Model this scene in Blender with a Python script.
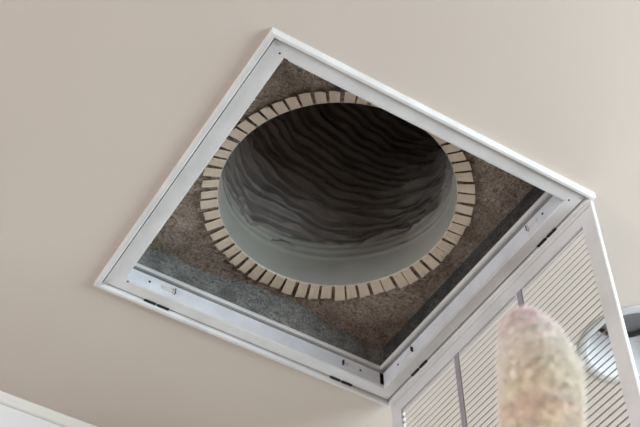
import bpy, bmesh, math, random
from mathutils import Vector, Matrix, noise
random.seed(7)
S = bpy.context.scene
COL = S.collection
for o in list(bpy.data.objects): bpy.data.objects.remove(o, do_unlink=True)

# ------------------------------------------------------------------ camera
ZC = 3.0                                   # ceiling height
R0 = (0.8497050, -0.5271727, -0.0095004)   # right
R1 = (0.3942163, 0.6471630, -0.6525133)    # down
R2 = (0.3501355, 0.5506986, 0.7577177)     # forward
CAM = Vector((-0.4984, -0.9036, -1.6075 + ZC))
cd = bpy.data.cameras.new('camera'); cam = bpy.data.objects.new('camera', cd); COL.objects.link(cam)
cam.matrix_world = Matrix(((R0[0], -R1[0], -R2[0], CAM.x), (R0[1], -R1[1], -R2[1], CAM.y),
                           (R0[2], -R1[2], -R2[2], CAM.z), (0, 0, 0, 1)))
cd.lens = 1317 / 640 * 36; cd.sensor_width = 36; cd.clip_start = 0.02
cd.dof.use_dof = True; cd.dof.focus_distance = 2.1; cd.dof.aperture_fstop = 8
S.camera = cam

# ------------------------------------------------------------------ light and exposure
S.view_settings.view_transform = 'Standard'; S.view_settings.look = 'None'
S.view_settings.gamma = 1; S.view_settings.use_curve_mapping = False
S.view_settings.exposure = 0.0
w = bpy.data.worlds.new('world'); S.world = w; w.use_nodes = True
w.node_tree.nodes['Background'].inputs[0].default_value = (0.75, 0.87, 1.0, 1)
w.node_tree.nodes['Background'].inputs[1].default_value = 1.0
ROOM = (-2.7, -1.4, 3.0, 0.94)             # x0 y0 x1 y1 (walls)
WIN = (0.7, 2.7, 1.5, 2.93)               # window in the y0 wall: x0 x1 z0 z1
ld = bpy.data.lights.new('window_daylight', 'AREA'); ld.shape = 'RECTANGLE'
ld.size = WIN[1] - WIN[0] - 0.1; ld.size_y = WIN[3] - WIN[2] - 0.1; ld.energy = 100; ld.color = (0.80, 0.92, 1.0)
lo = bpy.data.objects.new('window_daylight', ld); COL.objects.link(lo)
lo.location = ((WIN[0] + WIN[1]) / 2, ROOM[1] - 0.12, (WIN[2] + WIN[3]) / 2)
lo.rotation_euler = (math.radians(90), 0, 0)

WIN2 = (-1.25, 0.05, 1.6, 2.7)             # second window in the x0 wall: y0 y1 z0 z1
l2 = bpy.data.lights.new('side_window_daylight', 'AREA'); l2.shape = 'RECTANGLE'
l2.size = WIN2[1] - WIN2[0] - 0.1; l2.size_y = WIN2[3] - WIN2[2] - 0.1; l2.energy = 60; l2.color = (0.98, 0.96, 1.0)
lo2 = bpy.data.objects.new('side_window_daylight', l2); COL.objects.link(lo2)
lo2.location = (ROOM[0] - 0.12, (WIN2[0] + WIN2[1]) / 2, (WIN2[2] + WIN2[3]) / 2)
lo2.rotation_euler = (math.radians(90), 0, math.radians(-90))

# ------------------------------------------------------------------ materials
def lin(c):
    f = lambda v: (v / 12.92 if v <= .04045 else ((v + .055) / 1.055) ** 2.4)
    return tuple(f(v / 255) for v in c) + (1,)
def mat(name, c1, c2=None, scale=20, rough=.5, metal=0, bump=0, bscale=None, detail=4, spec=.5, stretch=(1, 1, 1), lo_=.35, hi=.65, sheen=0):
    m = bpy.data.materials.new(name); m.use_nodes = True
    nt = m.node_tree; b = nt.nodes['Principled BSDF']; N = nt.nodes.new; L = nt.links.new
    b.inputs['Roughness'].default_value = rough; b.inputs['Metallic'].default_value = metal
    b.inputs['Specular IOR Level'].default_value = spec
    if sheen: b.inputs['Sheen Weight'].default_value = sheen
    tc = N('ShaderNodeTexCoord'); mp = N('ShaderNodeMapping'); mp.inputs['Scale'].default_value = stretch
    L(tc.outputs['Object'], mp.inputs[0])
    n = N('ShaderNodeTexNoise'); n.inputs['Scale'].default_value = scale; n.inputs['Detail'].default_value = detail
    L(mp.outputs[0], n.inputs['Vector'])
    r = N('ShaderNodeValToRGB'); r.color_ramp.elements[0].position = lo_; r.color_ramp.elements[1].position = hi
    r.color_ramp.elements[0].color = lin(c1); r.color_ramp.elements[1].color = lin(c2 or c1)
    L(n.outputs[0], r.inputs[0]); L(r.outputs[0], b.inputs['Base Color'])
    if bump:
        n2 = N('ShaderNodeTexNoise'); n2.inputs['Scale'].default_value = bscale or scale * 3; n2.inputs['Detail'].default_value = 5
        L(mp.outputs[0], n2.inputs['Vector'])
        bp = N('ShaderNodeBump'); bp.inputs['Strength'].default_value = bump; bp.inputs['Distance'].default_value = .002
        L(n2.outputs[0], bp.inputs['Height']); L(bp.outputs[0], b.inputs['Normal'])
    return m
M_CEIL = mat('ceiling_paint', (206, 195, 183), (209, 198, 186), 2, rough=.9, bump=.05, bscale=300, spec=.2)
M_WALL = mat('wall_paint', (226, 226, 226), (230, 230, 229), 2, rough=.85, bump=.05, bscale=250, spec=.2)
M_TRIM = mat('trim_paint', (222, 220, 212), (228, 226, 220), 8, rough=.5)
M_WARM = mat('tan_wall_paint', (134, 108, 80), (138, 112, 84), 2, rough=.85)
M_FLOOR = mat('oak_floor', (84, 58, 36), (102, 72, 46), 6, rough=.5, stretch=(1, 10, 1))
M_WHITE = mat('white_enamel', (204, 203, 200), (218, 217, 214), 14, rough=.38, bump=.04, bscale=60, detail=6)
M_PLATE = mat('plate_enamel', (222, 224, 228), (206, 208, 210), 18, rough=.35, bump=.05, bscale=40)
M_BLADE = mat('shaded_blade_enamel', (128, 121, 112), (150, 143, 134), 30, rough=.6)  # white blades coloured darker to stand for their unlit faces
M_BAR = mat('grey_bar_enamel', (146, 142, 144), (160, 156, 158), 40, rough=.55)
M_DARK = mat('dark_slot', (18, 17, 17), (26, 25, 24), 30, rough=.7)
M_SCREW = mat('dull_screw', (60, 58, 55), (80, 78, 74), 60, rough=.4, metal=.8)
M_TAB = mat('collar_tab_metal', (190, 172, 150), (206, 188, 166), 25, rough=.6, metal=.05)
M_GALV = mat('galvanised_sheet', (192, 191, 182), (206, 205, 194), 9, rough=.5, metal=.35, bump=.03, bscale=25)
M_LINER = mat('black_liner_film', (126, 119, 114), (152, 146, 142), 12, rough=.42, bump=.2, bscale=90, spec=.6)
M_CHROME = mat('satin_reflector', (236, 237, 238), (244, 244, 245), 10, rough=.3, metal=.55)
M_LTRIM = mat('light_trim_paint', (184, 183, 180), (192, 191, 188), 10, rough=.4)
M_LENS = mat('frosted_lens', (150, 152, 155), (160, 162, 165), 10, rough=.5)
M_POLE = mat('pole_plastic', (210, 210, 205), (220, 220, 216), 10, rough=.4)
M_GLASSFRAME = mat('window_paint', (232, 232, 230), (238, 238, 236), 8, rough=.4)

def board(name, a, b, c, fs=(1, 1, 1)):    # fibrous duct board: mottled ground, darker fibres
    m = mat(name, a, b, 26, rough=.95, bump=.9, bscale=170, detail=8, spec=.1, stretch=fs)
    nt = m.node_tree; N = nt.nodes.new; L = nt.links.new; bs = nt.nodes['Principled BSDF']
    src = bs.inputs['Base Color'].links[0].from_socket
    tc = N('ShaderNodeTexCoord'); wv = N('ShaderNodeTexNoise'); wv.inputs['Scale'].default_value = 75; wv.inputs['Detail'].default_value = 8
    wv.inputs['Distortion'].default_value = 2.5; wv.inputs['Roughness'].default_value = .75
    L(tc.outputs['Object'], wv.inputs['Vector'])
    r = N('ShaderNodeValToRGB'); r.color_ramp.elements[0].position = .38; r.color_ramp.elements[1].position = .58
    mx = N('ShaderNodeMix'); mx.data_type = 'RGBA'
    L(wv.outputs[0], r.inputs[0]); L(r.outputs[0], mx.inputs[0])
    mx.inputs[6].default_value = lin(c); L(src, mx.inputs[7]); L(mx.outputs[2], bs.inputs['Base Color'])
    return m
M_BTOP = board('duct_board_top', (158, 142, 127), (190, 175, 160), (104, 90, 79))
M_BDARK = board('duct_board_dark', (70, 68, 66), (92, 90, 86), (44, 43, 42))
M_BSIDE = board('duct_board_side', (122, 122, 118), (158, 158, 152), (84, 84, 82))

# ------------------------------------------------------------------ helpers
def obj(name, bm, m, parent=None, smooth=False, loc=(0, 0, 0)):
    bmesh.ops.recalc_face_normals(bm, faces=bm.faces)
    me = bpy.data.meshes.new(name); bm.to_mesh(me); bm.free()
    if m: me.materials.append(m)
    for p in me.polygons: p.use_smooth = smooth
    o = bpy.data.objects.new(name, me); COL.objects.link(o); o.location = loc
    if parent: o.parent = parent
    return o
def thing(name, label, cat, loc=(0, 0, 0), group=None):
    o = bpy.data.objects.new(name, None); COL.objects.link(o); o.location = loc; o.empty_display_size = .05
    o['label'] = label; o['category'] = cat
    if group: o['group'] = group
    return o
def struct(o): o['kind'] = 'structure'; return o
def copy(o, parent):
    c = o.copy(); COL.objects.link(c); c.parent = parent; return c
def box(bm, x0, y0, z0, x1, y1, z1, bev=0):
    r = bmesh.ops.create_cube(bm, size=1)
    for v in r['verts']:
        v.co = Vector(((x0 + x1) / 2 + v.co.x * (x1 - x0), (y0 + y1) / 2 + v.co.y * (y1 - y0), (z0 + z1) / 2 + v.co.z * (z1 - z0)))
    if bev:
        es = list({e for v in r['verts'] for e in v.link_edges})
        bmesh.ops.bevel(bm, geom=es, offset=bev, segments=2, affect='EDGES')
    return bm
def boxo(name, m, parent, *a, bev=0): return obj(name, box(bmesh.new(), *a, bev=bev), m, parent)
def rail(sq, prof, k, e0=0., e1=0., D=(0, 0, 0, 0)):   # mitred extrusion along side k of the square; prof = closed list of (inset, z)
    x0, y0, x1, y1 = sq; bm = bmesh.new(); rows = ([], [])
    for o_, z in prof:
        d0, d1, d2, d3 = [(o_ + q if o_ > .02 else o_) for q in D]
        c = [(x0 + d3, y0 + d0), (x1 - d1, y0 + d0), (x1 - d1, y1 - d2), (x0 + d3, y1 - d2)]
        a, b = Vector(c[k]), Vector(c[(k + 1) % 4]); d = (b - a).normalized(); a = a + d * e0; b = b - d * e1
        rows[0].append(bm.verts.new((a.x, a.y, z))); rows[1].append(bm.verts.new((b.x, b.y, z)))
    n = len(prof)
    for i in range(n):
        j = (i + 1) % n; bm.faces.new((rows[0][i], rows[0][j], rows[1][j], rows[1][i]))
    bm.faces.new(rows[0]); bm.faces.new(rows[1][::-1])
    return bm
def lathe(prof, seg=64, closed=False, a0=0):
    bm = bmesh.new(); rings = []
    for r, z in prof:
        rings.append([bm.verts.new((r * math.cos(2 * math.pi * i / seg + a0), r * math.sin(2 * math.pi * i / seg + a0), z)) for i in range(seg)])
    n = len(rings)
    for i in range(n if closed else n - 1):
        A, B = rings[i], rings[(i + 1) % n]
        for j in range(seg):
            k = (j + 1) % seg; bm.faces.new((A[j], A[k], B[k], B[j]))
    return bm
def tube(bm, pts, rads, seg=6, cap=True):
    prev = None; rings = []
    for i, p in enumerate(pts):
        t = (pts[min(i + 1, len(pts) - 1)] - pts[max(i - 1, 0)]).normalized()
        u = t.orthogonal().normalized() if prev is None else (prev - t * prev.dot(t)).normalized()
        prev = u; v = t.cross(u)
        rings.append([bm.verts.new(p + (u * math.cos(2 * math.pi * j / seg) + v * math.sin(2 * math.pi * j / seg)) * rads[i]) for j in range(seg)])
    for A, B in zip(rings, rings[1:]):
        for j in range(seg):
            k = (j + 1) % seg; bm.faces.new((A[j], A[k], B[k], B[j]))
    if cap: bm.faces.new(rings[0][::-1]); bm.faces.new(rings[-1])

# ------------------------------------------------------------------ the room
x0, y0, x1, y1 = ROOM
FX, FY = 0.596, 0.590                       # outer size of the grille frame on the ceiling
HO = 0.0225                                 # inset of the ceiling cut-out
bm = bmesh.new()                            # ceiling slab with a square cut-out and a round one for the downlight
LC = (0.882, 0.236); LR = 0.086
def ceiling():
    bm = bmesh.new()
    xs = [x0, HO, FX - HO, 0.7675, 0.9965, x1]; ys = [y0, HO, 0.1215, 0.3505, FY - HO, y1]
    for i in range(5):
        for j in range(5):
            if i == 1 and 1 <= j <= 3: continue
            if i == 3 and j == 2: continue
            bm.faces.new([bm.verts.new((a, b, ZC)) for a, b in ((xs[i], ys[j]), (xs[i + 1], ys[j]), (xs[i + 1], ys[j + 1]), (xs[i], ys[j + 1]))])
    seg = 64; inn, out = [], []
    for k in range(seg):
        a = 2 * math.pi * (k + .5) / seg; c, s = math.cos(a), math.sin(a); h = .1145; f = h / max(abs(c), abs(s))
        inn.append(bm.verts.new((LC[0] + c * LR, LC[1] + s * LR, ZC))); out.append(bm.verts.new((LC[0] + c * f, LC[1] + s * f, ZC)))
    for k in range(seg):
        q = (k + 1) % seg; bm.faces.new((inn[k], inn[q], out[q], out[k]))
    for cx, cy, k in ((1, 1, 7), (-1, 1, 23), (-1, -1, 39), (1, -1, 55)):
        bm.faces.new((out[k], bm.verts.new((LC[0] + cx * .1145, LC[1] + cy * .1145, ZC)), out[k + 1]))
    bmesh.ops.remove_doubles(bm, verts=bm.verts, dist=1e-5)
    r = bmesh.ops.extrude_face_region(bm, geom=list(bm.faces))
    for v in r['geom']:
        if isinstance(v, bmesh.types.BMVert): v.co.z += .0125
    return bm
struct(obj('ceiling', ceiling(), M_CEIL))
struct(boxo('floor', M_FLOOR, None, x0 - .1, y0 - .1, -.05, x1 + .1, y1 + .1, 0))
bm = bmesh.new()
box(bm, x0 - .1, y0 - .1, 0, x0, WIN2[0], ZC); box(bm, x0 - .1, WIN2[1], 0, x0, y1 + .1, ZC)
box(bm, x0 - .1, WIN2[0], 0, x0, WIN2[1], WIN2[2]); box(bm, x0 - .1, WIN2[0], WIN2[3], x0, WIN2[1], ZC)
struct(obj('wall_left', bm, M_WARM))
bm = bmesh.new()
for a in (WIN2[0], WIN2[1] - .06): box(bm, x0 - .07, a, WIN2[2], x0 - .03, a + .06, WIN2[3])
for a in (WIN2[2], WIN2[3] - .06): box(bm, x0 - .07, WIN2[0], a, x0 - .03, WIN2[1], a + .06)
struct(obj('window_2', bm, M_GLASSFRAME))
struct(boxo('wall_right', M_WARM, None, x1, y0 - .1, 0, x1 + .1, y1 + .1, ZC))
struct(boxo('wall_far', M_WALL, None, x0, y1, 0, x1, y1 + .1, ZC))
bm = bmesh.new()
box(bm, x0, y0 - .1, 0, WIN[0], y0, ZC); box(bm, WIN[1], y0 - .1, 0, x1, y0, ZC)
box(bm, WIN[0], y0 - .1, 0, WIN[1], y0, WIN[2]); box(bm, WIN[0], y0 - .1, WIN[3], WIN[1], y0, ZC)
struct(obj('wall_near', bm, M_WARM))
bm = bmesh.new()
for a in (WIN[0], (WIN[0] + WIN[1]) / 2 - .02, WIN[1] - .04): box(bm, a, y0 - .07, WIN[2], a + .04, y0 - .03, WIN[3])
for a in (WIN[2], WIN[3] - .04): box(bm, WIN[0], y0 - .07, a, WIN[1], y0 - .03, a + .04)
struct(obj('window_1', bm, M_GLASSFRAME))
# slim cornice where the far wall meets the ceiling
bm = bmesh.new()
prof = [(0, 0), (-.013, 0), (-.0135, -.003), (-.0115, -.008), (-.0085, -.012), (-.007, -.0165), (-.0045, -.0185), (0, -.0185)]
A = [bm.verts.new((x0, y1 + a, ZC + b)) for a, b in prof]; B = [bm.verts.new((x1, y1 + a, ZC + b)) for a, b in prof]
for i in range(len(prof)):
    j = (i + 1) % len(prof); bm.faces.new((A[i], A[j], B[j], B[i]))
bm.faces.new(A); bm.faces.new(B[::-1])
struct(obj('trim_1', bm, M_TRIM))

# ------------------------------------------------------------------ return air grille: ceiling frame + hanging louvred door
SQ = (0, 0, FX, FY)
g = thing('return_air_grille', 'white square metal return air grille on the ceiling, its louvred door hanging open', 'air vent', (0, 0, ZC))
DI = (-.0075, -.0075, -.0075, -.0035)       # the throat sits nearer the edge than on the left side
DL = (-.006, -.001, -.0045, -.002)
PF = [(0, 0), (0, -.0105), (.0007, -.0118), (.002, -.0125), (.0060, -.0125), (.0078, -.0115), (.0086, -.0098), (.0086, -.0055),
      (.0088, .0030), (.0116, .0030), (.0118, -.0055), (.0405, -.0055), (.0418, -.0048), (.0422, -.0035), (.0422, .0015), (.0405, .0015), (.0405, 0)]
for k in range(4): obj('frame_rail', rail(SQ, PF, k, D=DI), M_WHITE, g)
# inner plates inside the throat, one per side, a little short of the corners
PP = [(.0422, -.0046), (.0434, -.0046), (.0434, .0272), (.0422, .0278), (.0402, .0278), (.0402, .0266), (.0414, .0266), (.0414, -.0046)]
plates = [obj('inner_plate', rail(SQ, PP, k, .008, .0012, DI), M_PLATE, g) for k in range(4)]
PL = [(.0395, .0335), (.0400, .0325), (.0445, .0325), (.0455, .0335), (.0455, .0390), (.0440, .0390), (.0440, .0350), (.0220, .0350), (.0220, .0335)]
for k in range(4): obj('upper_lip', rail(SQ, PL, k, D=DL), M_WHITE, g)
PR = [(.0285, -.0), (.0300, -.0), (.0300, .0330), (.0285, .0330)]
for k in range(4): obj('gap_shade_strip', rail(SQ, PR, k), M_DARK, g)  # dark strips added behind the plates as painted shade in the gaps
def side_pt(k, s, o_):                     # point s metres along side k (from its first corner), inset o_
    if k == 0: return Vector((s, o_)), Vector((1, 0)), Vector((0, 1))
    if k == 1: return Vector((FX - o_, s)), Vector((0, 1)), Vector((-1, 0))
    if k == 2: return Vector((FX - s, FY - o_)), Vector((-1, 0)), Vector((0, -1))
    return Vector((o_, FY - s)), Vector((0, -1)), Vector((1, 0))
def obox(name, m, parent, k, s0, s1, o0, o1, z0, z1, bev=0):
    a, _, _ = side_pt(k, s0, o0); b, _, _ = side_pt(k, s1, o1)
    return boxo(name, m, parent, min(a.x, b.x), min(a.y, b.y), z0, max(a.x, b.x), max(a.y, b.y), z1, bev=bev)
SL = FX
# paired dark catch slots in the seam beside the rim
for k in (1, 2):
    L_ = FY if k in (1, 3) else FX
    for s in (.112, L_ - .112):
        for d in (-.0125, .0125):
            obox('catch_slot', M_DARK, g, k, s + d - .0105, s + d + .0105, .0080, .0130, -.0074, -.0030)
# screws and latch tabs on the inner plates
def disc(r, t, axis):
    bm = bmesh.new(); bmesh.ops.create_cone(bm, cap_ends=True, segments=14, radius1=r, radius2=r * .8, depth=t)
    m = Vector((0, 0, 1)).rotation_difference(Vector(axis)).to_matrix().to_4x4(); bmesh.ops.transform(bm, matrix=m, verts=bm.verts); return bm
for k in range(4):
    L_ = FY if k in (1, 3) else FX
    for s in (.086, L_ - .084):
        p, t, n = side_pt(k, s, .0440 + DI[k])
        obj('screw', disc(.0022, .0012, (n.x, n.y, 0)), M_SCREW, plates[k], loc=(p.x, p.y, .0125))
    for s, q in ((.111, -1), (L_ - .118, 1)):
        b = box(bmesh.new(), -.011, -.001, -.0045, .011, .001, .0045, .0006)
        box(b, -.0125, -.001, -.007, -.0105, .0045, .0055, .0004)
        p, t, n = side_pt(k, s, .0438 + DI[k])
        mt = Matrix(((t.x * q, n.x, 0, p.x), (t.y * q, n.y, 0, p.y), (0, 0, 1, .0125), (0, 0, 0, 1)))
        bmesh.ops.transform(b, matrix=mt, verts=b.verts)
        obj('latch_tab', b, M_WHITE, plates[k])
        b2 = box(bmesh.new(), -.0138, -.001, -.0065, -.0126, .0052, .0045)
        bmesh.ops.transform(b2, matrix=mt, verts=b2.verts)
        obj('latch_slot', b2, M_DARK, plates[k])
# corner dimples in the frame face
for cx, cy in ((.046, FY - .046 + .012), (FX - .03, .03), (.03, .03)):
    obj('rivet', disc(.0016, .001, (0, 0, 1)), M_DARK, g, loc=(cx if cx > .04 else cx, cy, -.0057))

# the door: hangs straight down from the x = FX side
DX = FX - .0035; DT = .006; DY0, DY1 = .010, FY - .009; DZ0, DZ1 = -.012, -.585
SW = .030
def door_frame():
    bm = bmesh.new()
    def ring(pts_o, zo): pass
    ys = (DY0, DY0 + SW, DY1 - SW, DY1); zs = (DZ0, DZ0 - SW - .002, DZ1 + SW, DZ1)
    def loop(x, i, j, e=0):
        a, b = ys[i] + e, ys[j] - e; c, d = zs[i] - e, zs[j] + e
        return [bm.verts.new((x, p, q)) for p, q in ((a, c), (b, c), (b, d), (a, d))]
    e = .0012
    L = [loop(DX + e, 0, 3), loop(DX, 0, 3, e), loop(DX, 1, 2, -e), loop(DX + e, 1, 2), loop(DX + DT + .003, 1, 2), loop(DX + DT + .003, 1, 2, -.0015),
         loop(DX + DT, 1, 2, -.0015), loop(DX + DT, 0, 3)]
    for i in range(len(L)):
        A, B = L[i], L[(i + 1) % len(L)]
        for j in range(4):
            k = (j + 1) % 4; bm.faces.new((A[j], A[k], B[k], B[j]))
    return bm
door = obj('grille_door', door_frame(), M_WHITE, g)
for yc in (.2055, .3835):
    boxo('divider_bar', M_BAR, door, DX + .0008, yc - .0065, DZ1 + SW, DX + .0034, yc + .0065, DZ0 - SW - .002, bev=.0008)
# pressed crease line along the top rail
boxo('hinge_leaf', M_WHITE, door, DX - .0016, DY0 + .004, DZ0 - .0075, DX + .0002, DY1 - .004, DZ0 + .0035, bev=.0006)
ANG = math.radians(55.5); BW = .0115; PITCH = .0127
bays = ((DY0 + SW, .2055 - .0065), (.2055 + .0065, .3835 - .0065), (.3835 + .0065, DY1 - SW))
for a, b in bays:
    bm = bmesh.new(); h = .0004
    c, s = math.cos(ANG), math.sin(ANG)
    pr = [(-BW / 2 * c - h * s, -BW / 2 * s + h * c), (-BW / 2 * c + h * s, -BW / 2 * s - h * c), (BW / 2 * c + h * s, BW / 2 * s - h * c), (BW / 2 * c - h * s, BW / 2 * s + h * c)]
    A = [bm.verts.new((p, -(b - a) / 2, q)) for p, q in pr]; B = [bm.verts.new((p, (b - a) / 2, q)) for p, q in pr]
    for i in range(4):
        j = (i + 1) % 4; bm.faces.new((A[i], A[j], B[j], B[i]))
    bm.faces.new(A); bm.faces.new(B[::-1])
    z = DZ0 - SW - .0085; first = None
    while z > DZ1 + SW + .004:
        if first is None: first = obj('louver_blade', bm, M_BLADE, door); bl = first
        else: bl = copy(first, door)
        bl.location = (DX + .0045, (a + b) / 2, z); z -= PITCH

# ------------------------------------------------------------------ plenum box above the frame
BH = .110; T = .02; CX, CY = .304, .302; CR = .204
bxt = thing('plenum_box', 'fibrous duct board box above the open ceiling frame', 'duct box', (0, 0, ZC + .0125))
def top_panel():
    bm = bmesh.new(); seg = 96
    a0, a1, b0, b1 = HO - T, FX - HO + T, HO - T, FY - HO + T
    inn, out = [], []
    for k in range(seg):
        a = 2 * math.pi * (k + .5) / seg; c, s = math.cos(a), math.sin(a)
        tx = ((a1 if c > 0 else a0) - CX) / c; ty = ((b1 if s > 0 else b0) - CY) / s; t = min(tx, ty)
        inn.append(bm.verts.new((CX + c * (CR + .0025), CY + s * (CR + .0025), BH))); out.append(bm.verts.new((CX + c * t, CY + s * t, BH)))
    for k in range(seg):
        q = (k + 1) % seg; bm.faces.new((inn[k], inn[q], out[q], out[k]))
        if (out[k].co.xy - out[q].co.xy).length > 0 and abs(out[k].co.x - out[q].co.x) > 1e-5 and abs(out[k].co.y - out[q].co.y) > 1e-5:
            xx = out[k].co.x if abs(out[k].co.x - a0) < 1e-5 or abs(out[k].co.x - a1) < 1e-5 else out[q].co.x
            yy = out[k].co.y if abs(out[k].co.y - b0) < 1e-5 or abs(out[k].co.y - b1) < 1e-5 else out[q].co.y
            bm.faces.new((out[k], bm.verts.new((xx, yy, BH)), out[q]))
    r = bmesh.ops.extrude_face_region(bm, geom=list(bm.faces))
    for v in r['geom']:
        if isinstance(v, bmesh.types.BMVert): v.co.z += T
    return bm
o = obj('top_panel', top_panel(), M_BTOP, bxt); o.location.z = -.0125
for k in range(4):
    P = [(HO, .0), (HO, BH - .0125), (HO - T, BH - .0125), (HO - T, .0)]
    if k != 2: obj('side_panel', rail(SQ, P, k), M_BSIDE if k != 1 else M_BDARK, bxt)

bm = bmesh.new(); rows = []                 # the far side bulges inward along its top edge
for i in range(61):
    x = HO - T + (FX - 2 * HO + 2 * T) * i / 60
    bl = .017 * math.exp(-((x - .335) / .085) ** 4) + .004 * noise.noise(Vector((x * 14, 0, 2)))
    rows.append([bm.verts.new((x, FY - HO - bl * f_, z)) for f_, z in ((0, 0), (.15, .02), (.5, .055), (1, BH - .0127))] +
                [bm.verts.new((x, FY - HO + T, BH - .0127)), bm.verts.new((x, FY - HO + T, 0))])
for A, B in zip(rows, rows[1:]):
    for j in range(6):
        k = (j + 1) % 6; bm.faces.new((A[j], A[k], B[k], B[j]))
bm.faces.new(rows[0]); bm.faces.new(rows[-1][::-1])
obj('side_panel', bm, M_BSIDE, bxt)

# ------------------------------------------------------------------ round collar with its ring of bent tabs
col = thing('duct_collar', 'round galvanised duct collar with a ring of bent cream tabs', 'duct collar', (CX, CY, ZC + BH))
RD = Vector((.85, -.527)).normalized()     # the flexible duct bends this way
def ctop(a):
    c = math.cos(a) * RD.x + math.sin(a) * RD.y
    return .116 - .046 * max(0, c) ** 2 - .012 * max(0, -c) ** 2
bm = bmesh.new(); seg = 120
us = [0, .03, .2, .4, .55, .62, .65, .68, .74, .78, .81, .84, .90, .93, .96, 1.0]
bead = {.65: .0016, .81: .0018, .93: .0016}
rows = []
for u in us:
    rows.append([bm.verts.new(((CR - bead.get(u, 0)) * math.cos(2 * math.pi * i / seg), (CR - bead.get(u, 0)) * math.sin(2 * math.pi * i / seg),
                               -.001 + (ctop(2 * math.pi * i / seg) + .001) * u)) for i in range(seg)])
outr = [bm.verts.new(((CR + .0012) * math.cos(2 * math.pi * i / seg), (CR + .0012) * math.sin(2 * math.pi * i / seg), ctop(2 * math.pi * i / seg))) for i in range(seg)]
outb = [bm.verts.new(((CR + .0012) * math.cos(2 * math.pi * i / seg), (CR + .0012) * math.sin(2 * math.pi * i / seg), -.001)) for i in range(seg)]
rows += [outr, outb]
for i in range(len(rows)):
    A, B = rows[i], rows[(i + 1) % len(rows)]
    for j in range(seg):
        k = (j + 1) % seg; bm.faces.new((A[j], A[k], B[k], B[j]))
obj('sleeve', bm, M_GALV, col, smooth=True)
NT = 60
variants = []
for v in range(6):
    bm = bmesh.new(); wd = .0186 * random.uniform(.95, 1.04); ln = .0285 * random.uniform(.93, 1.05); dz = random.uniform(-.0105, -.0065); tw = random.uniform(-.0012, .0012)
    sec = [(CR + .0002, -.0004), (CR + .0003, -.0016), (CR + .0015, -.0028), (CR + .004, -.0032), (CR + ln * .6, -.0032 + (dz + .003) * .6), (CR + ln, dz)]
    top, bot = [], []
    for r, z in sec:
        sh = tw * (r - CR) / ln * 2; row = [bm.verts.new((r, y, z + (sh if y > 0 else -sh))) for y in [q * wd * (.45 + .055 * min(1, (r - CR) / ln)) for q in (-1, 0, 1)]]
        for q_, y_ in zip(row, (-1, 0, 1)):
            q_.co.x -= abs(y_) * wd * wd / 8 / CR
        top.append(row); bot.append([bm.verts.new(q_.co + Vector((0.0004 if z > -.002 else 0, 0, 0.0008))) for q_ in row])
    for i in range(len(sec) - 1):
        for j in (0, 1):
            bm.faces.new((top[i][j], top[i][j + 1], top[i + 1][j + 1], top[i + 1][j]))
            bm.faces.new((bot[i][j], bot[i + 1][j], bot[i + 1][j + 1], bot[i][j + 1]))
        bm.faces.new((top[i][0], top[i + 1][0], bot[i + 1][0], bot[i][0])); bm.faces.new((top[i][2], bot[i][2], bot[i + 1][2], top[i + 1][2]))
    for j in (0, 1):
        bm.faces.new((top[-1][j], top[-1][j + 1], bot[-1][j + 1], bot[-1][j])); bm.faces.new((top[0][j], bot[0][j], bot[0][j + 1], top[0][j + 1]))
    variants.append(obj('tab', bm, M_TAB, col))
for k in range(NT):
    v = variants[k % 6] if k < 6 else copy(random.choice(variants), col)
    v.rotation_euler = (0, 0, 2 * math.pi * (k + .5 + random.uniform(-.11, .11)) / NT)

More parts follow.
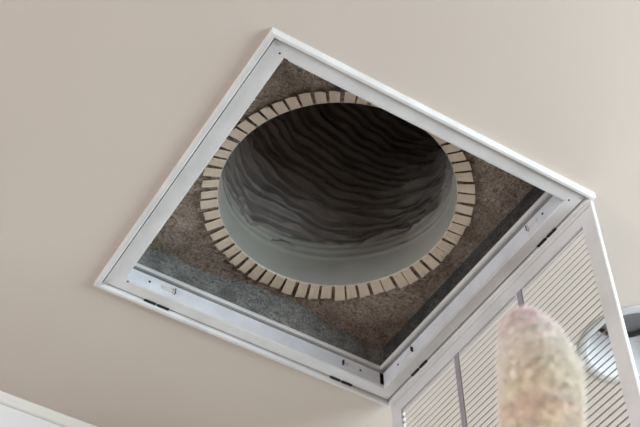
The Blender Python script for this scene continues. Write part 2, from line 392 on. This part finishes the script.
# ------------------------------------------------------------------ flexible duct curving away above the collar
def liner():
    bm = bmesh.new(); NTH, NS = 300, 430; RB = .62; z0 = .058; r0 = CR + .0035; LEN = math.radians(58)
    U = Vector((RD.x, RD.y, 0)); V = Vector((-RD.y, RD.x, 0)); W = Vector((0, 0, 1)); rows = []
    for i in range(NS + 1):
        ph = LEN * i / NS
        ctr = U * (RB - RB * math.cos(ph)) + W * (RB * math.sin(ph) + z0)
        ur = U * math.cos(ph) - W * math.sin(ph)
        row = []
        for j in range(NTH):
            th = 2 * math.pi * j / NTH; c, s = math.cos(th), math.sin(th)
            arc = RB * ph
            q = Vector((c * 1.7, s * 1.7, arc * 14))
            warp = noise.noise(Vector((c * 1.6, s * 1.6, arc * 4 + 3))) * 1.1 + noise.noise(Vector((c * 4.5, s * 4.5, arc * 9 + 9))) * .5
            f = arc / .0235 + warp - th / (2 * math.pi)
            n_ = math.floor(f); k = f - n_
            amp = .25 + 1.5 * max(0, noise.noise(Vector((c * 3.1, s * 3.1, n_ * 5.7))) + .28)
            saw = (1 - k) ** 1.1 if k > .10 else k / .10 * .9 ** 1.1
            f2 = arc / .013 + noise.noise(Vector((c * 4, s * 4, arc * 16 + 31))) * 2.2 + 3 * th / math.pi
            m_ = math.floor(f2); k2 = f2 - m_; s2 = (1 - k2) if k2 > .2 else k2 / .2 * .8
            amp2 = max(0, noise.noise(Vector((c * 5.3, s * 5.3, m_ * 3.3 + 50))) + .1)
            fold = .016 * saw * amp + .008 * s2 * amp2 + .0015 * noise.noise(Vector((c * 16, s * 16, arc * 50)))
            ease = min(1, i / 14)
            r = r0 - fold * .9 * ease + .004 * ease
            row.append(bm.verts.new(ctr + ur * (r * c) + V * (r * s)))
        rows.append(row)
    for A, B in zip(rows, rows[1:]):
        for j in range(NTH):
            k = (j + 1) % NTH; bm.faces.new((A[j], A[k], B[k], B[j]))
    # outer jacket, so that the duct has thickness
    jac = []
    for i in range(0, 25):
        ph = LEN * i / 24; ctr = U * (RB - RB * math.cos(ph)) + W * (RB * math.sin(ph) + z0); ur = U * math.cos(ph) - W * math.sin(ph)
        jac.append([bm.verts.new(ctr + ur * ((r0 + .02) * math.cos(2 * math.pi * j / 60)) + V * ((r0 + .02) * math.sin(2 * math.pi * j / 60))) for j in range(60)])
    for A, B in zip(jac, jac[1:]):
        for j in range(60):
            k = (j + 1) % 60; bm.faces.new((A[j], B[j], B[k], A[k]))
    bm.faces.new(jac[-1])
    return bm
bm = liner()
me = bpy.data.meshes.new('flexible_duct'); bm.to_mesh(me); bm.free(); me.materials.append(M_LINER)
for p in me.polygons: p.use_smooth = True
fd = bpy.data.objects.new('flexible_duct', me); COL.objects.link(fd); fd.location = (CX, CY, ZC + BH)
fd['label'] = 'dark wrinkled flexible duct curving away above the round collar'; fd['category'] = 'duct'

# ------------------------------------------------------------------ recessed downlight beyond the hanging door
dl = thing('recessed_downlight', 'round recessed ceiling light with silver reflector, half behind the hanging grille door', 'ceiling light', (LC[0], LC[1], ZC))
obj('trim_ring', lathe([(.1, 0), (.1005, -.0015), (.0985, -.0032), (.094, -.0042), (.0865, -.0042), (.0840, -.0030), (.0835, 0), (.0855, .001)], 72, True), M_LTRIM, dl, True)
pr = [(.0835, 0.0)]
for i in range(9):
    z = .003 + i * .0088; r = .0828 - .021 * (i / 8) ** 1.6
    pr += [(r, z), (r - .0006, z + .0014)]
obj('reflector', lathe(pr, 72), M_CHROME, dl, True)
obj('lens', lathe([(.0001, .078), (.02, .079), (.045, .082), (.0585, .086)], 48), M_LENS, dl, True)
obj('housing_can', lathe([(.0846, .001), (.0852, .013), (.088, .014), (.088, .12), (.0001, .12)], 48), M_GALV, dl, True)

# ------------------------------------------------------------------ fluffy duster held up from below
def ray(u, v, d):
    a, b = (u - 320) / 1317, (v - 213.5) / 1317
    return CAM + (Vector(R0) * a + Vector(R1) * b + Vector(R2)) * d
top = ray(541, 318, 1.06); low = ray(542, 470, .965)
ax = (low - top).normalized(); HL = .19
dst = thing('fluffy_duster', 'fluffy cream duster with pale pink tip held up in front of the grille door', 'duster', tuple(top + ax * HL))
up = -ax; sx = Vector(R0); sx = (sx - up * sx.dot(up)).normalized(); sy = up.cross(sx)
def rad(t):                                 # radius at t metres below the tip
    t = max(t, 0)
    return .0315 * min(1, (t / .050)) ** .36 * (1 if t < HL - .03 else max(.25, 1 - ((t - HL + .03) / .034) ** 2))
def hp(t, a, r): return up * (HL - t) - sx * (.014 * max(0, 1 - t / .06) ** 1.3) + (sx * math.cos(a) + sy * math.sin(a)) * r
bm = bmesh.new(); rows = []
for i in range(40):
    t = .0008 + (HL - .001) * (i / 39) ** 1.3
    rows.append([bm.verts.new(hp(t, 2 * math.pi * j / 36, rad(t) * (.96 + .03 * noise.noise(Vector((math.cos(2 * math.pi * j / 36) * 2, math.sin(2 * math.pi * j / 36) * 2, t * 60)))))) for j in range(36)])
for A, B in zip(rows, rows[1:]):
    for j in range(36):
        k = (j + 1) % 36; bm.faces.new((A[j], A[k], B[k], B[j]))
bm.faces.new(rows[0][::-1]); bm.faces.new(rows[-1])
def fluff_mat():
    m = bpy.data.materials.new('fluff'); m.use_nodes = True; nt = m.node_tree; N = nt.nodes.new; L = nt.links.new; b = nt.nodes['Principled BSDF']
    b.inputs['Roughness'].default_value = .95; b.inputs['Specular IOR Level'].default_value = .1; b.inputs['Sheen Weight'].default_value = .7
    b.inputs['Subsurface Weight'].default_value = .6; b.inputs['Subsurface Radius'].default_value = (1, .8, .6); b.inputs['Subsurface Scale'].default_value = .012
    tc = N('ShaderNodeTexCoord')
    dp = N('ShaderNodeVectorMath'); dp.operation = 'DOT_PRODUCT'; dp.inputs[1].default_value = up
    n = N('ShaderNodeTexNoise'); n.inputs['Scale'].default_value = 35; n.inputs['Detail'].default_value = 2
    L(tc.outputs['Object'], dp.inputs[0]); L(tc.outputs['Object'], n.inputs['Vector'])
    ma = N('ShaderNodeMath'); ma.operation = 'MULTIPLY_ADD'; ma.inputs[1].default_value = .035; L(n.outputs[0], ma.inputs[0]); L(dp.outputs['Value'], ma.inputs[2])
    mr = N('ShaderNodeMapRange'); mr.inputs['From Min'].default_value = 0; mr.inputs['From Max'].default_value = HL + .0175; L(ma.outputs[0], mr.inputs[0])
    r = N('ShaderNodeValToRGB'); e = r.color_ramp.elements
    e[0].position = 0; e[0].color = lin((253, 236, 202)); e[1].position = 1; e[1].color = lin((253, 212, 206))
    for p, c in ((.42, (253, 236, 202)), (.47, (250, 222, 192)), (.52, (250, 224, 196)), (.58, (254, 238, 206)), (.84, (254, 242, 224)), (.92, (253, 230, 221))):
        x = e.new(p); x.color = lin(c)
    L(mr.outputs[0], r.inputs[0]); L(r.outputs[0], b.inputs['Base Color'])
    return m
MF = fluff_mat()
head = obj('duster_head', bm, MF, dst, True)
bm = bmesh.new()
for i in range(5200):
    t = random.uniform(0, HL - .006); a = random.uniform(0, 2 * math.pi); r = rad(t) * .93
    p = hp(t, a, r); nrm = (sx * math.cos(a) + sy * math.sin(a)); nrm = (nrm + up * (.9 if t < .02 else .15)).normalized()
    tx = nrm.orthogonal().normalized(); ty = nrm.cross(tx); b0 = random.uniform(0, 6.28); cr = random.uniform(.0012, .0030); ln = random.uniform(.0015, .0042)
    pts = []
    for k in range(6):
        u = k / 5; an = b0 + u * 5.0
        pts.append(p + nrm * (ln * math.sin(u * 2.2)) + (tx * (math.cos(an) - math.cos(b0)) + ty * (math.sin(an) - math.sin(b0))) * cr)
    tube(bm, pts, [.0005, .0006, .0006, .0006, .0005, .0003], 3, False)
pile = obj('curly_pile', bm, MF, head, True); pile['kind'] = 'stuff'
# telescopic pole down to the floor
base = top + ax * HL; plen = (base.z - .004) / -ax.z
bm = bmesh.new(); tube(bm, [up * .03, up * -.5, up * -.501, up * -(plen)], [.0065, .0065, .009, .009], 16)
obj('pole', bm, M_POLE, dst, True)
bm = bmesh.new(); tube(bm, [up * -(plen - .22), up * -(plen - .215), up * -(plen - .01), up * -(plen - .0)], [.009, .0125, .0125, .011], 16)
obj('grip', bm, M_DARK, dst, True)
